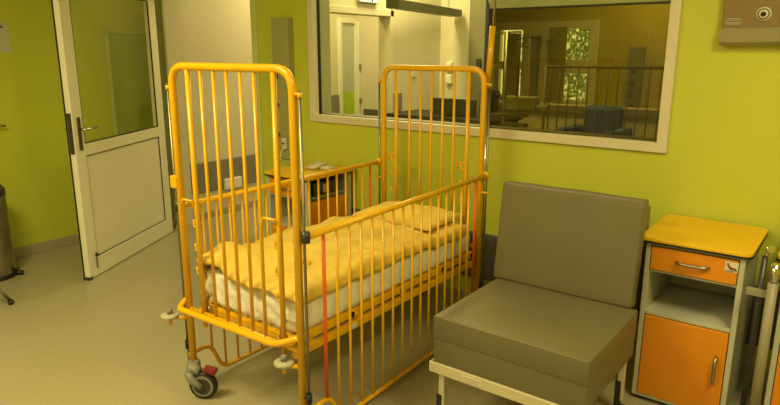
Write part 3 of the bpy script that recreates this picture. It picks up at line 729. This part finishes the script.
MB().tube(fillet([(-2.45,4.55,1.72),(-2.44,4.54,1.4),(-2.47,4.54,1.2),(-2.46,4.54,1.03),(-2.42,4.54,1.05),(-2.42,4.54,1.14)],.04,4),.004,6).tube([(-2.20,4.55,1.71),(-2.19,4.54,1.4),(-2.20,4.55,1.24)],.004,6).build('tubing',M_dark,ds)
# writing on the glass
hw=MB(); zz=1.665; yy=YB-.001
gy=YB+.028
def stroke(p): hw.tube([(x,gy,z) for x,z in p],.006,5)
def P(u,v): return (-2.98+u,1.64+v)
stroke([P(.10,.09),P(.02,.08),P(-.02,.02),P(.03,-.01),P(.07,.0)])
stroke([P(.10,.04),P(.15,.05),P(.15,.09),P(.11,.08),P(.10,.02),P(.16,.0)])
stroke([P(.10,.10),P(.30,.10)])
for k in range(3): stroke([P(.21+.05*k,.10),P(.21+.05*k,.01)])
stroke([P(.36,.02),P(.36,.07),P(.40,.07),P(.40,.02)]); stroke([P(.40,.06),P(.45,.08),P(.45,.02)])
ho=hw.build('handwritten_word',M_ink,None); tag(ho,'dark handwritten marks on the tinted far glass','writing')
bg_=thing('reflected_bars','dark bars built as a cot reflection before the blue armchair, behind the tinted pane','guard rail',(-1.65,4.95,0))  # stands in for another cot's reflection in the tinted pane
MB().tube([(-2.14,4.95,1.485),(-1.05,4.95,1.485)],.011,8).build('top_rail',M_dbar,bg_)
MB().tube([(-2.14,4.95,.72),(-1.05,4.95,.72)],.011,8).build('bottom_rail',M_dbar,bg_)
for k in range(14): MB().tube([(-2.10+.078*k,4.95,.72),(-2.10+.078*k,4.95,1.485)],.0055,6).build('bar',M_dbar,bg_)
for x in (-2.14,-1.05): MB().tube([(x,4.95,.02),(x,4.95,1.485)],.013,8).box(x-.02,x+.02,4.75,5.1,0,.03,.005).build('post',M_dbar,bg_)
# blue armchair, built for its reflection in the tinted pane
ac=thing('armchair','dark blue padded armchair built as a reflection behind the right half of the window','armchair',(-1.79,5.45,0))
MB().box(-2.03,-1.70,5.56,5.70,.60,1.135,.04,4).build('backrest',M_blue,ac)
MB().box(-2.05,-1.69,5.12,5.62,.42,.58,.04,4).build('seat',M_blue,ac)
for x in (-2.13,-1.69): MB().box(x,x+.085,5.15,5.66,.56,.965,.03,3).build('armrest',M_blue,ac)
for x in (-2.07,-1.67):
    for y in (5.2,5.6): MB().tube([(x,y,0),(x,y,.57)],.016,8).build('leg',M_steel,ac)
# socket strip in third room
ss_=thing('wall_socket_strip','grey vertical panel with dark sockets on the ochre wall of the far room','wall panel',(-2.2,YC,.9))
MB().box(-2.30,-2.13,YC-.06,YC,.88,1.66,.004).build('housing',M_grey,ss_)
for z in (1.38,1.24,1.10,.98): MB().lathe([(.028,0),(.028,.008),(.01,.01)],(-2.23,YC-.06,z),(0,-1,0),14).build('socket',M_dark,ss_)
MB().tube(fillet([(-2.07,YC-.03,.95),(-2.08,YC-.03,1.6),(-2.09,YC-.03,1.75),(-2.13,YC-.03,1.86)],.1,5),.008,6).build('cable',M_cream,ss_)

# ------------------------------------------------------------------ lights
LC=(1,.83,.36)
def ceil_light(x,y,w,d,power,label,col=LC):
    r=thing('ceiling_light',label,'ceiling light',(x,y,CZ),'ceiling lights')
    MB().box(x-w/2-.03,x+w/2+.03,y-d/2-.03,y+d/2+.03,CZ-.05,CZ-.001,.004).build('housing',M_white,r)
    MB().box(x-w/2,x+w/2,y-d/2,y+d/2,CZ-.056,CZ-.05).build('diffuser',M_diff,r)
    l=bpy.data.lights.new('lamp',type='AREA'); l.shape='RECTANGLE'; l.size=w; l.size_y=d; l.energy=power; l.color=col
    o=bpy.data.objects.new('lamp',l); COL.objects.link(o); o.parent=r; o.location=(0,0,-.062)
ceil_light(-2.5,.3,1.2,.6,78,'wide ceiling light over the open floor before the cot, out of view above')
ceil_light(.5,1.6,.6,.9,50,'upright ceiling light over the right-hand side, out of view above')
ceil_light(-.8,-1.3,1.2,.6,36,'added ceiling light behind the viewer, out of view above')  # unseen lamp, added for the light in the near room
ceil_light(-4.5,4.9,.4,.9,26,'added ceiling light in the corridor, out of view above')  # unseen lamp, added to brighten the corridor
ceil_light(-3.6,4.95,.22,.9,36,'added narrow ceiling light by the partition in the room behind the window, out of view above')  # added beside the hanging lamp so its shadow stays off the wall
ceil_light(-2.2,4.5,.9,.4,28,'added ceiling light in the room behind the window, out of view above')  # second unseen lamp, added to light this room
ceil_light(-1.9,6.9,.8,.5,30,'added ceiling light in the far room, out of view above')  # unseen lamp, added to brighten the ochre walls
W=bpy.data.worlds.new('World'); scene.world=W; W.use_nodes=True
bg=W.node_tree.nodes['Background']; bg.inputs['Color'].default_value=(1,.93,.70,1); bg.inputs['Strength'].default_value=2.6

# ------------------------------------------------------------------ camera
F=628.
Rm=Matrix(((0.7979509, -0.1426156, 0.5856067), (0.6027188, 0.1854365, -0.7761078), (0.0020922, 0.9722521, 0.2339264)))     # camera axes in world coordinates
cd=bpy.data.cameras.new('camera'); cd.sensor_width=36; cd.lens=36*F/780; cd.clip_start=.05
co=bpy.data.objects.new('camera',cd); COL.objects.link(co)
co.matrix_world=Matrix.Translation((0,0,1.6))@Rm.to_4x4()
scene.camera=co
vs_=scene.view_settings; vs_.view_transform='Standard'; vs_.look='None'; vs_.gamma=1; vs_.exposure=0; vs_.use_curve_mapping=False
for o in bpy.data.objects:
    if '_b' in o: del o['_b']
